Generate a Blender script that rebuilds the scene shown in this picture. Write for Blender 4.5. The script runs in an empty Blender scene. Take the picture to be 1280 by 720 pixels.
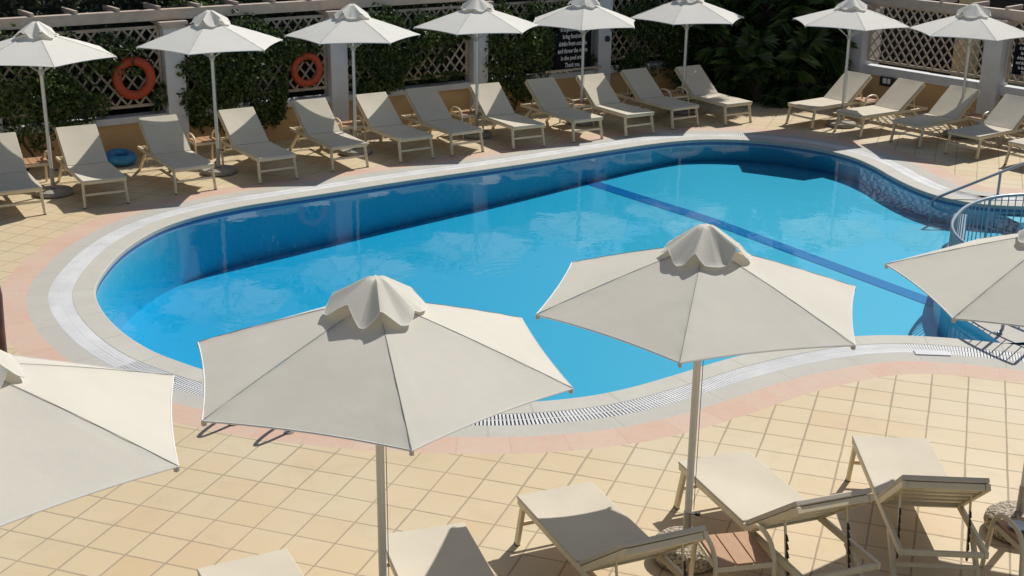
import bpy, bmesh, math, random
from mathutils import Vector, Matrix, noise
from mathutils.geometry import tessellate_polygon
R = math.radians
random.seed(7)
scene = bpy.context.scene
COL = scene.collection

# ------------------------------------------------------------------ helpers
class MB:
    """collects shapes, links them as one mesh object"""
    def __init__(s):
        s.v = []; s.f = []; s.sm = []
    def add(s, vs, fs, smooth=False):
        b = len(s.v); s.v += [tuple(v) for v in vs]
        for f in fs:
            s.f.append(tuple(b + i for i in f)); s.sm.append(smooth)
    def box(s, c, size, rot=None):
        x, y, z = (d / 2 for d in size)
        vs = [Vector((i * x, j * y, k * z)) for k in (-1, 1) for j in (-1, 1) for i in (-1, 1)]
        if rot is not None: vs = [rot @ v for v in vs]
        c = Vector(c); vs = [v + c for v in vs]
        s.add(vs, [(0, 2, 3, 1), (4, 5, 7, 6), (0, 1, 5, 4), (2, 6, 7, 3), (0, 4, 6, 2), (1, 3, 7, 5)])
    def bar(s, p, q, w, h, up=(0, 0, 1)):
        """box beam from p to q, w across, h along up"""
        p = Vector(p); q = Vector(q); d = (q - p); L = d.length; d.normalize()
        up = Vector(up); r = d.cross(up)
        if r.length < 1e-5: r = d.cross(Vector((0, 1, 0)))
        r.normalize(); u = r.cross(d)
        s.box((p + q) / 2, (w, L, h), Matrix((r, d, u)).transposed())
    def tube(s, path, r, n=8, caps=True, closed=False):
        P = [Vector(p) for p in path]; m = len(P); rings = []
        prev = None
        for i, p in enumerate(P):
            if closed: t = P[(i + 1) % m] - P[i - 1]
            else: t = P[min(i + 1, m - 1)] - P[max(i - 1, 0)]
            t.normalize()
            if prev is None:
                a = t.orthogonal().normalized()
            else:
                a = (prev - t * prev.dot(t)).normalized()
            prev = a; b = t.cross(a)
            rr = r[i] if isinstance(r, (list, tuple)) else r
            rings.append([p + a * (rr * math.cos(2 * math.pi * k / n)) + b * (rr * math.sin(2 * math.pi * k / n)) for k in range(n)])
        vs = [v for q in rings for v in q]; fs = []
        for i in range(m if closed else m - 1):
            j = (i + 1) % m
            for k in range(n):
                fs.append((i * n + k, i * n + (k + 1) % n, j * n + (k + 1) % n, j * n + k))
        s.add(vs, fs, True)
        if caps and not closed:
            s.add(rings[0], [tuple(range(n - 1, -1, -1))]); s.add(rings[-1], [tuple(range(n))])
    def lathe(s, prof, n=24, c=(0, 0, 0), wob=None):
        vs = []; fs = []
        for (r, z) in prof:
            for k in range(n):
                a = 2 * math.pi * k / n
                vs.append((c[0] + r * math.cos(a), c[1] + r * math.sin(a), c[2] + z))
        for i in range(len(prof) - 1):
            for k in range(n):
                fs.append((i * n + k, i * n + (k + 1) % n, (i + 1) * n + (k + 1) % n, (i + 1) * n + k))
        s.add(vs, fs, True)
    def build(s, name, mat, parent=None, bevel=0, solid=0, smooth_angle=40):
        me = bpy.data.meshes.new(name); me.from_pydata(s.v, [], s.f); me.validate()
        if len(me.polygons) == len(s.sm):
            me.polygons.foreach_set('use_smooth', s.sm)
        if any(s.sm):
            me.set_sharp_from_angle(angle=R(smooth_angle))
        me.materials.append(mat); me.update()
        o = bpy.data.objects.new(name, me); COL.objects.link(o)
        if parent is not None: o.parent = parent
        if solid:
            m = o.modifiers.new('solid', 'SOLIDIFY'); m.thickness = solid; m.offset = 0
        if bevel:
            m = o.modifiers.new('bevel', 'BEVEL'); m.width = bevel; m.segments = 2; m.limit_method = 'ANGLE'; m.angle_limit = R(50)
        return o
def tag(o, label=None, cat=None, group=None, kind=None):
    if label: o['label'] = label
    if cat: o['category'] = cat
    if group: o['group'] = group
    if kind: o['kind'] = kind
    return o
def empty(name, loc=(0, 0, 0), rz=0):
    o = bpy.data.objects.new(name, None); COL.objects.link(o)
    o.location = loc; o.rotation_euler = (0, 0, rz); o.empty_display_size = .2
    return o
KIDS = {}
def copy_tree(o, parent=None):
    c = o.copy(); COL.objects.link(c)
    if parent is not None: c.parent = parent
    for ch in list(o.children): copy_tree(ch, c)
    return c
def smoothpath(pts, n=8, closed=False):
    P = [Vector(p) for p in pts]; m = len(P); out = []
    seg = m if closed else m - 1
    for i in range(seg):
        if closed: a, b, c, d = P[i - 1], P[i], P[(i + 1) % m], P[(i + 2) % m]
        else: a, b, c, d = P[max(i - 1, 0)], P[i], P[i + 1], P[min(i + 2, m - 1)]
        for k in range(n):
            t = k / n
            out.append(.5 * ((2 * b) + (c - a) * t + (2 * a - 5 * b + 4 * c - d) * t * t + (3 * b - a - 3 * c + d) * t ** 3))
    if not closed: out.append(P[-1].copy())
    return out
def resample(P, step, closed=True):
    Q = P + [P[0]] if closed else P
    L = [0]
    for a, b in zip(Q, Q[1:]): L.append(L[-1] + (b - a).length)
    n = max(2, round(L[-1] / step)); out = []; j = 0
    for i in range(n if closed else n + 1):
        s = L[-1] * i / n
        while j < len(L) - 2 and L[j + 1] < s: j += 1
        t = (s - L[j]) / max(1e-9, L[j + 1] - L[j]); out.append(Q[j].lerp(Q[j + 1], t))
    return out

# ------------------------------------------------------------------ materials
def mat(name):
    m = bpy.data.materials.new(name); m.use_nodes = True
    nt = m.node_tree; nt.nodes.clear()
    out = nt.nodes.new('ShaderNodeOutputMaterial')
    return m, nt, out
class N:
    def __init__(s, nt): s.nt = nt
    def __call__(s, typ, ins=None, **props):
        n = s.nt.nodes.new('ShaderNode' + typ)
        for k, v in props.items(): setattr(n, k, v)
        for k, v in (ins or {}).items(): s.set(n, k, v)
        return n
    def set(s, n, k, v):
        sock = n.inputs[k]
        if hasattr(v, 'links') or isinstance(v, bpy.types.NodeSocket): s.nt.links.new(v, sock)
        elif isinstance(v, bpy.types.Node): s.nt.links.new(v.outputs[0], sock)
        else: sock.default_value = v
    def math(s, op, a, b=0.0, c=0.0):
        n = s.nt.nodes.new('ShaderNodeMath'); n.operation = op
        s.set(n, 0, a); s.set(n, 1, b); s.set(n, 2, c)
        return n.outputs[0]
    def mix(s, fac, a, b):
        n = s.nt.nodes.new('ShaderNodeMix'); n.data_type = 'RGBA'
        s.set(n, 0, fac); s.set(n, 6, a); s.set(n, 7, b)
        return n.outputs[2]
    def ramp(s, fac, stops):
        n = s.nt.nodes.new('ShaderNodeValToRGB')
        while len(n.color_ramp.elements) < len(stops): n.color_ramp.elements.new(.5)
        for e, (p, c) in zip(n.color_ramp.elements, stops): e.position = p; e.color = c
        s.set(n, 0, fac); return n.outputs[0]
def rgb(r, g, b): return (r, g, b, 1)
def principled(name, col, rough=.6, metal=0, var=.12, scale=6, bump=0, bscale=60, col2=None, spec=.5, detail=6, vcoord='Object'):
    """noise-varied principled surface"""
    m, nt, out = mat(name); n = N(nt)
    tc = n('TexCoord')
    nz = n('TexNoise', {'Vector': tc.outputs[vcoord], 'Scale': scale, 'Detail': detail, 'Roughness': .6})
    c2 = col2 or tuple(c * (1 - 2 * var) for c in col)
    c = n.mix(n.ramp(nz.outputs[0], [(.3, (0, 0, 0, 1)), (.7, (1, 1, 1, 1))]), rgb(*c2), rgb(*col))
    b = n('BsdfPrincipled', {'Base Color': c, 'Roughness': rough, 'Metallic': metal, 'Specular IOR Level': spec})
    if bump:
        z2 = n('TexNoise', {'Vector': tc.outputs[vcoord], 'Scale': bscale, 'Detail': 5})
        bp = n('Bump', {'Height': z2.outputs[0], 'Strength': bump, 'Distance': .01}); n.set(b, 'Normal', bp.outputs[0])
    nt.links.new(b.outputs[0], out.inputs[0]); return m
M = {}
M['frame'] = principled('cream_powder_coat', (.78, .66, .44), .42, var=.05, scale=9, bump=.05, bscale=300)
M['pole'] = principled('painted_aluminium', (.72, .68, .60), .42, metal=0, var=.05, scale=4)
M['sleeve'] = principled('grey_aluminium', (.36, .35, .33), .38, metal=.5, var=.06)
M['rib'] = principled('rib_aluminium', (.5, .48, .43), .45, metal=.3)
M['black'] = principled('black_plastic', (.025, .024, .023), .45, var=.1)
M['cord'] = principled('grey_cord', (.2, .19, .17), .8)
M['white_paint'] = principled('white_wall_paint', (.66, .66, .67), .75, var=.08, scale=2.5, bump=.12, bscale=40)
M['ochre'] = principled('ochre_plaster', (.62, .40, .19), .85, var=.1, scale=1.7, bump=.2, bscale=30)
M['beam'] = principled('beige_painted_timber', (.56, .45, .36), .7, var=.12, scale=5, bump=.1, bscale=50)
M['lattice'] = principled('beige_lattice_wood', (.56, .45, .345), .75, var=.14, scale=8)
M['steel'] = principled('brushed_steel', (.55, .57, .59), .28, metal=.85, var=.05)
M['railpaint'] = principled('grey_rail_paint', (.30, .345, .39), .35, metal=.4, var=.05)
M['orange'] = principled('orange_vinyl', (.45, .055, .012), .5, var=.12, scale=5)
M['bluevinyl'] = principled('blue_vinyl', (.03, .24, .52), .32, var=.08, scale=4)
M['soil'] = principled('garden_soil', (.11, .085, .06), .95, var=.3, scale=3, bump=.6, bscale=25)
M['bark'] = principled('bark', (.10, .075, .05), .9, var=.25, scale=14, bump=.7, bscale=40)
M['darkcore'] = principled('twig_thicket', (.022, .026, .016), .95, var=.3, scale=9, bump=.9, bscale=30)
M['chalk'] = principled('chalk', (.75, .75, .76), .9, var=.12, scale=60)
M['board'] = principled('blackboard', (.010, .010, .016), .75, var=.25, scale=8, spec=.12)
M['glass_white'] = principled('opal_glass', (.72, .73, .74), .2, var=.04)
M['brown'] = principled('dark_brown_wood', (.12, .04, .022), .55, var=.3, scale=12, bump=.3, bscale=30)
M['china'] = principled('pale_blue_glaze', (.55, .64, .72), .2, var=.08, scale=20)
M['creamwall'] = principled('cream_render', (.6, .5, .3), .8, var=.1, scale=3, bump=.15)
M['greystone'] = principled('grey_render', (.34, .33, .31), .9, var=.2, scale=3, bump=.3)

def fabric(name, col, trans=.18, weave=420, rough=.85, foldb=.0, stain=.06):
    m, nt, out = mat(name); n = N(nt); tc = n('TexCoord')
    oi = n('ObjectInfo')
    off = n('VectorMath', {0: tc.outputs['Object'], 1: oi.outputs['Location']}, operation='ADD')
    big = n('TexNoise', {'Vector': off.outputs[0], 'Scale': 2.2, 'Detail': 5, 'Roughness': .55})
    c = n.mix(n.ramp(big.outputs[0], [(.3, (0, 0, 0, 1)), (.72, (1, 1, 1, 1))]), rgb(*(x * (1 - stain * 2) for x in col)), rgb(*col))
    w1 = n('TexWave', {'Vector': tc.outputs['Object'], 'Scale': weave / 10, 'Distortion': .5}, bands_direction='X')
    w2 = n('TexWave', {'Vector': tc.outputs['Object'], 'Scale': weave / 10, 'Distortion': .5}, bands_direction='Y')
    hh = n.math('ADD', w1.outputs[0], w2.outputs[0])
    bn = n('Bump', {'Height': hh, 'Strength': .12, 'Distance': .002})
    fn = n('TexNoise', {'Vector': off.outputs[0], 'Scale': 5, 'Detail': 3, 'Distortion': .6})
    bn2 = n('Bump', {'Height': fn.outputs[0], 'Strength': foldb, 'Distance': .05, 'Normal': bn.outputs[0]})
    d = n('BsdfPrincipled', {'Base Color': c, 'Roughness': rough, 'Specular IOR Level': .2, 'Normal': bn2.outputs[0]})
    t = n('BsdfTranslucent', {'Color': c})
    mx = n('MixShader', {0: trans, 1: d.outputs[0], 2: t.outputs[0]})
    nt.links.new(mx.outputs[0], out.inputs[0]); return m
M['canopy'] = fabric('ecru_canvas', (.745, .713, .63), .27, foldb=.05, stain=.035)
M['canopy_white'] = fabric('off_white_canvas', (.86, .835, .765), .28, foldb=.04, stain=.025)
M['sling'] = fabric('beige_textilene', (.64, .575, .465), .05, weave=700, foldb=.05, stain=.05)
M['hem'] = fabric('white_piping', (.82, .81, .77), .05)

def leafmat(name, dark, light, trans=.35, rough=.45):
    m, nt, out = mat(name); n = N(nt)
    g = n('NewGeometry')
    c = n.ramp(g.outputs['Random Per Island'], [(0, rgb(*dark)), (.55, rgb(*[(a + b) / 2 for a, b in zip(dark, light)])), (1, rgb(*light))])
    d = n('BsdfPrincipled', {'Base Color': c, 'Roughness': rough, 'Specular IOR Level': .45})
    t = n('BsdfTranslucent', {'Color': c})
    mx = n('MixShader', {0: trans, 1: d.outputs[0], 2: t.outputs[0]})
    nt.links.new(mx.outputs[0], out.inputs[0]); return m
M['vine'] = leafmat('vine_leaves', (.016, .034, .008), (.13, .19, .045))
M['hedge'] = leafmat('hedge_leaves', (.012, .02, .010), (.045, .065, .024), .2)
M['palm'] = leafmat('palm_leaflets', (.018, .045, .010), (.10, .165, .038), .25, .4)
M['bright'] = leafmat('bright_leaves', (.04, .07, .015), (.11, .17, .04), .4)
M['grass'] = leafmat('grass_blades', (.03, .06, .012), (.09, .14, .03), .3)

# deck tiles -------------------------------------------------------------
AZ = R(18.95); TILE = .343; TO = (-2.82, 9.53)
def deckmat():
    m, nt, out = mat('deck_tiles'); n = N(nt)
    tc = n('TexCoord'); sp = n('SeparateXYZ', {0: tc.outputs['Object']})
    x = n.math('SUBTRACT', sp.outputs[0], TO[0]); y = n.math('SUBTRACT', sp.outputs[1], TO[1])
    ca, sa = math.cos(AZ) / TILE, math.sin(AZ) / TILE
    u = n.math('SUBTRACT', n.math('MULTIPLY', x, ca), n.math('MULTIPLY', y, sa))
    v = n.math('ADD', n.math('MULTIPLY', x, sa), n.math('MULTIPLY', y, ca))
    # slight waviness of the joints
    wn = n('TexNoise', {'Vector': tc.outputs['Object'], 'Scale': 2.5, 'Detail': 2})
    wob = n.math('MULTIPLY', n.math('SUBTRACT', wn.outputs[0], .5), .03)
    u = n.math('ADD', u, wob); v = n.math('ADD', v, wob)
    def edge(a):
        fr = n.math('FRACT', n.math('ADD', a, 1000.0))
        return n.math('MINIMUM', fr, n.math('SUBTRACT', 1.0, fr))
    gn = n('TexNoise', {'Vector': tc.outputs['Object'], 'Scale': 11, 'Detail': 3})
    gn2 = n('TexNoise', {'Vector': tc.outputs['Object'], 'Scale': .8, 'Detail': 3})
    gw = n.math('ADD', n.math('MULTIPLY', n.ramp(gn2.outputs[0], [(.4, (0, 0, 0, 1)), (.65, (1, 1, 1, 1))]), .010), n.math('ADD', .005, n.math('MULTIPLY', gn.outputs[0], .018)))
    e = n.math('MINIMUM', edge(u), edge(v))
    joint = n('MapRange', {0: n.math('SUBTRACT', e, gw), 1: -.003, 2: .010, 3: 1.0, 4: 0.0}, interpolation_type='SMOOTHSTEP').outputs[0]
    cell = n('CombineXYZ', {0: n.math('FLOOR', u), 1: n.math('FLOOR', v)})
    wnz = n('TexWhiteNoise', {0: cell.outputs[0]}, noise_dimensions='2D')
    tile = n.ramp(wnz.outputs[0], [(0, rgb(.555, .415, .245)), (.3, rgb(.585, .465, .295)), (.6, rgb(.57, .455, .285)), (.86, rgb(.565, .45, .275)), (1, rgb(.565, .425, .25))])
    st = n('TexNoise', {'Vector': tc.outputs['Object'], 'Scale': 6.5, 'Detail': 8, 'Roughness': .65})
    st2 = n('TexNoise', {'Vector': tc.outputs['Object'], 'Scale': .55, 'Detail': 4})
    tile = n.mix(n.ramp(st.outputs[0], [(.35, (0, 0, 0, 1)), (.75, (.45, .45, .45, 1))]), tile, rgb(.58, .45, .27))
    tile = n.mix(n.ramp(st2.outputs[0], [(.42, (0, 0, 0, 1)), (.7, (.55, .55, .55, 1))]), tile, rgb(.59, .52, .385))
    st3 = n('TexNoise', {'Vector': tc.outputs['Object'], 'Scale': 1.7, 'Detail': 9, 'Roughness': .7, 'Distortion': .8})
    tile = n.mix(n.ramp(st3.outputs[0], [(.52, (0, 0, 0, 1)), (.78, (.42, .42, .42, 1))]), tile, rgb(.40, .31, .19))
    c = n.mix(n.math('MULTIPLY', joint, .82), tile, rgb(.32, .255, .18))
    b = n('BsdfPrincipled', {'Base Color': c, 'Roughness': n.math('ADD', .55, n.math('MULTIPLY', joint, .35)), 'Specular IOR Level': .35})
    h = n.math('ADD', n.math('MULTIPLY', joint, -1.0), n.math('MULTIPLY', st.outputs[0], .15))
    h = n.math('ADD', h, n.math('MULTIPLY', wnz.outputs[0], .35))
    bp = n('Bump', {'Height': h, 'Strength': .5, 'Distance': .004}); n.set(b, 'Normal', bp.outputs[0])
    nt.links.new(b.outputs[0], out.inputs[0]); return m
M['deck'] = deckmat()

def ringmat(name, c1, c2, c3, joint_per_m, jcol, jw=.012, rough=.7, bump=.15):
    """stone laid along the pool edge; joints cut across it, spaced by the UV's length"""
    m, nt, out = mat(name); n = N(nt); tc = n('TexCoord')
    sp = n('SeparateXYZ', {0: tc.outputs['UV']})
    a = n.math('MULTIPLY', sp.outputs[0], joint_per_m)
    fr = n.math('FRACT', a); e = n.math('MINIMUM', fr, n.math('SUBTRACT', 1.0, fr))
    j = n('MapRange', {0: e, 1: jw * joint_per_m * .4, 2: jw * joint_per_m, 3: 1.0, 4: 0.0}).outputs[0]
    wnz = n('TexWhiteNoise', {'W': n.math('FLOOR', a)}, noise_dimensions='1D')
    nz = n('TexNoise', {'Vector': tc.outputs['Object'], 'Scale': 2.2, 'Detail': 8, 'Roughness': .65})
    nz2 = n('TexNoise', {'Vector': tc.outputs['Object'], 'Scale': 17, 'Detail': 6, 'Roughness': .7})
    c = n.mix(wnz.outputs[0], rgb(*c1), rgb(*c2))
    c = n.mix(n.ramp(nz.outputs[0], [(.38, (0, 0, 0, 1)), (.68, (.8, .8, .8, 1))]), c, rgb(*c3))
    c = n.mix(n.ramp(nz2.outputs[0], [(.4, (0, 0, 0, 1)), (.8, (.3, .3, .3, 1))]), c, rgb(*[x * .8 for x in c1]))
    c = n.mix(n.math('MULTIPLY', j, .55), c, rgb(*jcol))
    b = n('BsdfPrincipled', {'Base Color': c, 'Roughness': rough, 'Specular IOR Level': .35})
    bp = n('Bump', {'Height': n.math('SUBTRACT', nz2.outputs[0], j), 'Strength': bump, 'Distance': .004}); n.set(b, 'Normal', bp.outputs[0])
    nt.links.new(b.outputs[0], out.inputs[0]); return m
M['coping'] = ringmat('coping_stone', (.50, .475, .41), (.52, .495, .43), (.46, .435, .375), 1.25, (.34, .31, .26))
M['coping_out'] = ringmat('outer_coping_stone', (.455, .43, .375), (.49, .46, .40), (.42, .40, .355), 1.0, (.36, .32, .27))
M['gutter'] = ringmat('white_gutter', (.62, .61, .585), (.66, .65, .62), (.56, .55, .52), 2.0, (.5, .49, .46))
M['pink'] = ringmat('terracotta_border', (.56, .36, .265), (.58, .41, .31), (.55, .44, .345), 2.6, (.48, .34, .26), jw=.008)

def mosaic(name, c1, c2, size=.025, grout=.25, big=.1):
    m, nt, out = mat(name); n = N(nt); tc = n('TexCoord')
    sp = n('SeparateXYZ', {0: tc.outputs['UV']})
    u = n.math('DIVIDE', sp.outputs[0], size); v = n.math('DIVIDE', sp.outputs[1], size)
    cell = n('CombineXYZ', {0: n.math('FLOOR', u), 1: n.math('FLOOR', v)})
    wn = n('TexWhiteNoise', {0: cell.outputs[0]}, noise_dimensions='2D')
    nz = n('TexNoise', {'Vector': tc.outputs['Object'], 'Scale': .5, 'Detail': 3})
    c = n.mix(n.math('MULTIPLY', wn.outputs[0], .5), rgb(*c1), rgb(*c2))
    c = n.mix(n.math('MULTIPLY', nz.outputs[0], .3), c, rgb(*c2))
    b = n('BsdfPrincipled', {'Base Color': c, 'Roughness': .5})
    nt.links.new(b.outputs[0], out.inputs[0]); return m
M['poolfloor'] = mosaic('turquoise_mosaic', (.37, .55, .69), (.43, .59, .71))
M['poolwall'] = mosaic('blue_mosaic', (.29, .645, .79), (.32, .67, .80))
M['greytile'] = mosaic('grey_blue_mosaic', (.16, .24, .29), (.20, .28, .33))
M['poolband'] = mosaic('navy_mosaic', (.02, .10, .36), (.03, .14, .42))
M['lane'] = mosaic('dark_blue_mosaic', (.04, .13, .38), (.05, .15, .41))

def watermat():
    m, nt, out = mat('pool_water'); n = N(nt); tc = n('TexCoord')
    ob = tc.outputs['Object']
    n1 = n('TexNoise', {'Vector': ob, 'Scale': 2.2, 'Detail': 3, 'Roughness': .5, 'Distortion': .4})
    n2 = n('TexNoise', {'Vector': ob, 'Scale': 8.0, 'Detail': 2, 'Roughness': .5, 'Distortion': .3})
    # ring ripples spreading from one spot
    cx, cy = RIP
    d = n('VectorMath', {0: ob, 1: (cx, cy, -.06)}, operation='DISTANCE').outputs['Value']
    wv = n.math('SINE', n.math('MULTIPLY', d, 42.0))
    fall = n('MapRange', {0: d, 1: .15, 2: 1.3, 3: 1.0, 4: 0.0}, interpolation_type='SMOOTHSTEP').outputs[0]
    nm = n('TexNoise', {'Vector': ob, 'Scale': 2.0, 'Detail': 2})
    fall = n.math('MULTIPLY', fall, n('MapRange', {0: nm.outputs[0], 1: .42, 2: .6, 3: 0.0, 4: 1.0}).outputs[0])
    h = n.math('ADD', n.math('MULTIPLY', n1.outputs[0], 1.0), n.math('MULTIPLY', n2.outputs[0], .16))
    h = n.math('ADD', h, n.math('MULTIPLY', n.math('MULTIPLY', wv, fall), .3))
    bp = n('Bump', {'Height': h, 'Strength': .15, 'Distance': .022})
    fr = n('Fresnel', {'IOR': 1.33, 'Normal': bp.outputs[0]})
    tr = n('BsdfTransparent', {'Color': rgb(.90, .97, .99)})
    gl = n('BsdfGlossy', {'Color': rgb(1, 1, 1), 'Roughness': .012, 'Normal': bp.outputs[0]})
    mx = n('MixShader', {0: fr.outputs[0], 1: tr.outputs[0], 2: gl.outputs[0]})
    nt.links.new(mx.outputs[0], out.inputs[0])
    va = n('VolumeAbsorption', {'Color': rgb(.0, .888, .983), 'Density': 1.0}); nt.links.new(va.outputs[0], out.inputs[1])
    return m

def woodslat():
    m, nt, out = mat('teak_slats'); n = N(nt); tc = n('TexCoord')
    mp = n('Mapping', {0: tc.outputs['Object'], 3: (22, 2, 8)})
    nz = n('TexNoise', {'Vector': mp.outputs[0], 'Scale': 3, 'Detail': 7, 'Roughness': .6})
    c = n.mix(nz.outputs[0], rgb(.30, .155, .075), rgb(.50, .29, .16))
    b = n('BsdfPrincipled', {'Base Color': c, 'Roughness': .6})
    nt.links.new(b.outputs[0], out.inputs[0]); return m
M['teak'] = woodslat()
def pebble():
    m, nt, out = mat('washed_pebble_concrete'); n = N(nt); tc = n('TexCoord')
    vo = n('TexVoronoi', {'Vector': tc.outputs['Object'], 'Scale': 48, 'Randomness': 1.0})
    c = n.ramp(vo.outputs['Distance'], [(.05, rgb(.56, .52, .43)), (.45, rgb(.40, .35, .28)), (.8, rgb(.12, .10, .08))])
    hs = n('MixRGB', {0: .6, 1: c, 2: n.ramp(n('SeparateXYZ', {0: vo.outputs['Color']}).outputs[0], [(0, rgb(.2, .17, .13)), (1, rgb(.8, .74, .62))])}, blend_type='SOFT_LIGHT')
    b = n('BsdfPrincipled', {'Base Color': hs.outputs[0], 'Roughness': .85})
    bp = n('Bump', {'Height': n.math('MULTIPLY', vo.outputs['Distance'], -1.0), 'Strength': .9, 'Distance': .012}); n.set(b, 'Normal', bp.outputs[0])
    nt.links.new(b.outputs[0], out.inputs[0]); return m
M['pebble'] = pebble()
M['concrete'] = principled('weathered_concrete', (.36, .33, .28), .9, var=.2, scale=9, bump=.4, bscale=60)

# ------------------------------------------------------------------ camera
CAMH = 5.0
cam = bpy.data.cameras.new('camera'); camo = bpy.data.objects.new('camera', cam); COL.objects.link(camo)
cam.sensor_width = 36; cam.lens = 1628.5 / 1280 * 36; cam.clip_end = 500; cam.clip_start = .05
camo.matrix_world = Matrix.Translation((0, 0, CAMH)) @ Matrix.Rotation(R(90 - 18.845), 4, 'X') @ Matrix.Rotation(R(.695), 4, 'Z')
scene.camera = camo

# ------------------------------------------------------------------ pool outline (metres)
far = [(-4.89, 14.47), (-4.99, 15.29), (-4.97, 16.15), (-4.78, 17.0), (-4.43, 17.62), (-3.95, 18.13), (-3.45, 18.5), (-2.7, 19.03), (-1.84, 19.66), (-1.1, 20.16), (-.28, 20.70), (.56, 21.29),
       (1.52, 22.0), (2.35, 22.58), (3.0, 22.93), (3.6, 23.08), (4.22, 23.03), (4.85, 22.78), (5.4, 22.35), (5.77, 21.80), (5.97, 21.15), (6.08, 20.45), (6.24, 19.75), (6.47, 19.22), (6.82, 18.87), (7.2, 18.72)]
kid = [(7.9, 18.62), (8.7, 18.2), (9.3, 17.3), (9.5, 16.0), (9.2, 14.6), (8.4, 13.4), (7.3, 12.85), (6.3, 12.75)]
near = [(5.3, 13.02), (4.57, 13.20), (3.9, 13.22), (3.2, 13.02), (2.34, 12.56), (1.54, 11.97), (1.12, 11.68), (.7, 11.47), (.1, 11.32), (-.6, 11.30), (-1.4, 11.38), (-2.2, 11.60), (-2.85, 11.90), (-3.3, 12.19), (-3.75, 12.56), (-4.21, 13.11), (-4.62, 13.78)]
OUT = resample(smoothpath([(x, y, 0) for x, y in far + kid + near], 8, True), .09)
def signed(P): return sum(a.x * b.y - b.x * a.y for a, b in zip(P, P[1:] + P[:1])) / 2
if signed(OUT) < 0: OUT.reverse()
NO = len(OUT)
def normals(P):
    return [Vector(((P[(i + 1) % len(P)] - P[i - 1]).y, -(P[(i + 1) % len(P)] - P[i - 1]).x, 0)).normalized() for i in range(len(P))]
nr = normals(OUT)
for _ in range(12): nr = [(nr[i - 1] + nr[i] * 2 + nr[(i + 1) % NO]).normalized() for i in range(NO)]
def ring(d): return [p + q * d for p, q in zip(OUT, nr)]
LEN = [0]
for a, b in zip(OUT, OUT[1:] + OUT[:1]): LEN.append(LEN[-1] + (b - a).length)
def band(name, mtl, d0, d1, z0, z1=None, zin=None):
    """strip round the pool between two offsets, with UV = (length along, across)"""
    z1 = z0 if z1 is None else z1
    a, b = ring(d0), ring(d1); vs = []; fs = []; uv = []
    rows = [(a, z0, 0), (b, z1, d1 - d0)]
    if zin is not None: rows = [(a, zin, z0 - zin)] + rows
    m = len(rows)
    for k in range(NO + 1):
        for (rw, z, w) in rows:
            p = rw[k % NO]; vs.append((p.x, p.y, z))
    for k in range(NO):
        for r_ in range(m - 1):
            fs.append((k * m + r_, k * m + r_ + 1, (k + 1) * m + r_ + 1, (k + 1) * m + r_))
    me = bpy.data.meshes.new(name); me.from_pydata(vs, [], fs)
    ul = me.uv_layers.new(name='UVMap')
    for poly in me.polygons:
        for li in poly.loop_indices:
            vi = me.loops[li].vertex_index
            ul.data[li].uv = (LEN[vi // m], rows[vi % m][2])
    me.materials.append(mtl); o = bpy.data.objects.new(name, me); COL.objects.link(o)
    return tag(o, kind='structure')
bm_ = band('pool_coping', M['coping'], 0, .26, 0.0, zin=-.055)
m = bm_.modifiers.new('bevel', 'BEVEL'); m.width = .015; m.segments = 3; m.limit_method = 'ANGLE'; m.angle_limit = R(50)
band('pool_gutter', M['gutter'], .26, .52, -.03)
band('pool_coping_outer', M['coping_out'], .52, .76, 0.0, zin=-.03)
band('pool_border_tiles', M['pink'], .76, 1.10, 0.0)
g0 = MB()   # lip of the inner coping towards the gutter
# overflow grate: white bars across the gutter in two rows
gr = MB(); L = 0; step = .032
pos = resample(OUT, step); pn = normals(pos)
for _ in range(10): pn = [(pn[i - 1] + pn[i] * 2 + pn[(i + 1) % len(pn)]).normalized() for i in range(len(pn))]
for p, q in zip(pos, pn):
    t = Vector((-q.y, q.x, 0))
    for (d0, d1) in ((.265, .385), (.40, .515)):
        c = p + q * ((d0 + d1) / 2); rot = Matrix((t, q, Vector((0, 0, 1)))).transposed()
        open_ = p.y < 13.6 and p.x > -3.6
        gr.box((c.x, c.y, -.010), (.0215 if open_ else .031, d1 - d0, .018), rot)
for d in (.262, .392, .518):
    P = [p + q * d for p, q in zip(pos, pn)]
    vs = []; fs = []; K = len(P)
    for p, q in zip(P, pn):
        vs += [(p.x - q.x * .007, p.y - q.y * .007, -.003), (p.x + q.x * .007, p.y + q.y * .007, -.003)]
    for k in range(K): j = (k + 1) % K; fs.append((2 * k, 2 * k + 1, 2 * j + 1, 2 * j))
    gr.add(vs, fs)
tag(gr.build('pool_overflow_grate', principled('white_grate', (.72, .715, .70), .5, var=.1, scale=3)), kind='structure')
# flat near-black strip under the grate; its colour stands for shade in the slots
band('pool_gutter_shade_strip', principled('gutter_shadow_channel', (.06, .06, .055), .8), .262, .518, -.026)

# deck sheet with a hole for the pool
def poly_sheet(name, loops, z, mtl):
    tr = tessellate_polygon([[Vector((p[0], p[1], 0)) for p in L] for L in loops])
    vs = [(p[0], p[1], z) for L in loops for p in L]
    me = bpy.data.meshes.new(name); me.from_pydata(vs, [], [t if True else t for t in tr])
    bm = bmesh.new(); bm.from_mesh(me); bmesh.ops.recalc_face_normals(bm, faces=bm.faces)
    up = sum(f.normal.z * f.calc_area() for f in bm.faces)
    if up < 0: bmesh.ops.reverse_faces(bm, faces=bm.faces)
    bm.to_mesh(me); bm.free()
    ul = me.uv_layers.new(name='UVMap')
    for poly in me.polygons:
        for li in poly.loop_indices:
            co = me.vertices[me.loops[li].vertex_index].co; ul.data[li].uv = (co.x, co.y)
    me.materials.append(mtl); o = bpy.data.objects.new(name, me); COL.objects.link(o)
    return o
hole = ring(1.10)
big = [(-150, -100), (150, -100), (150, 250), (-150, 250)]
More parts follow.
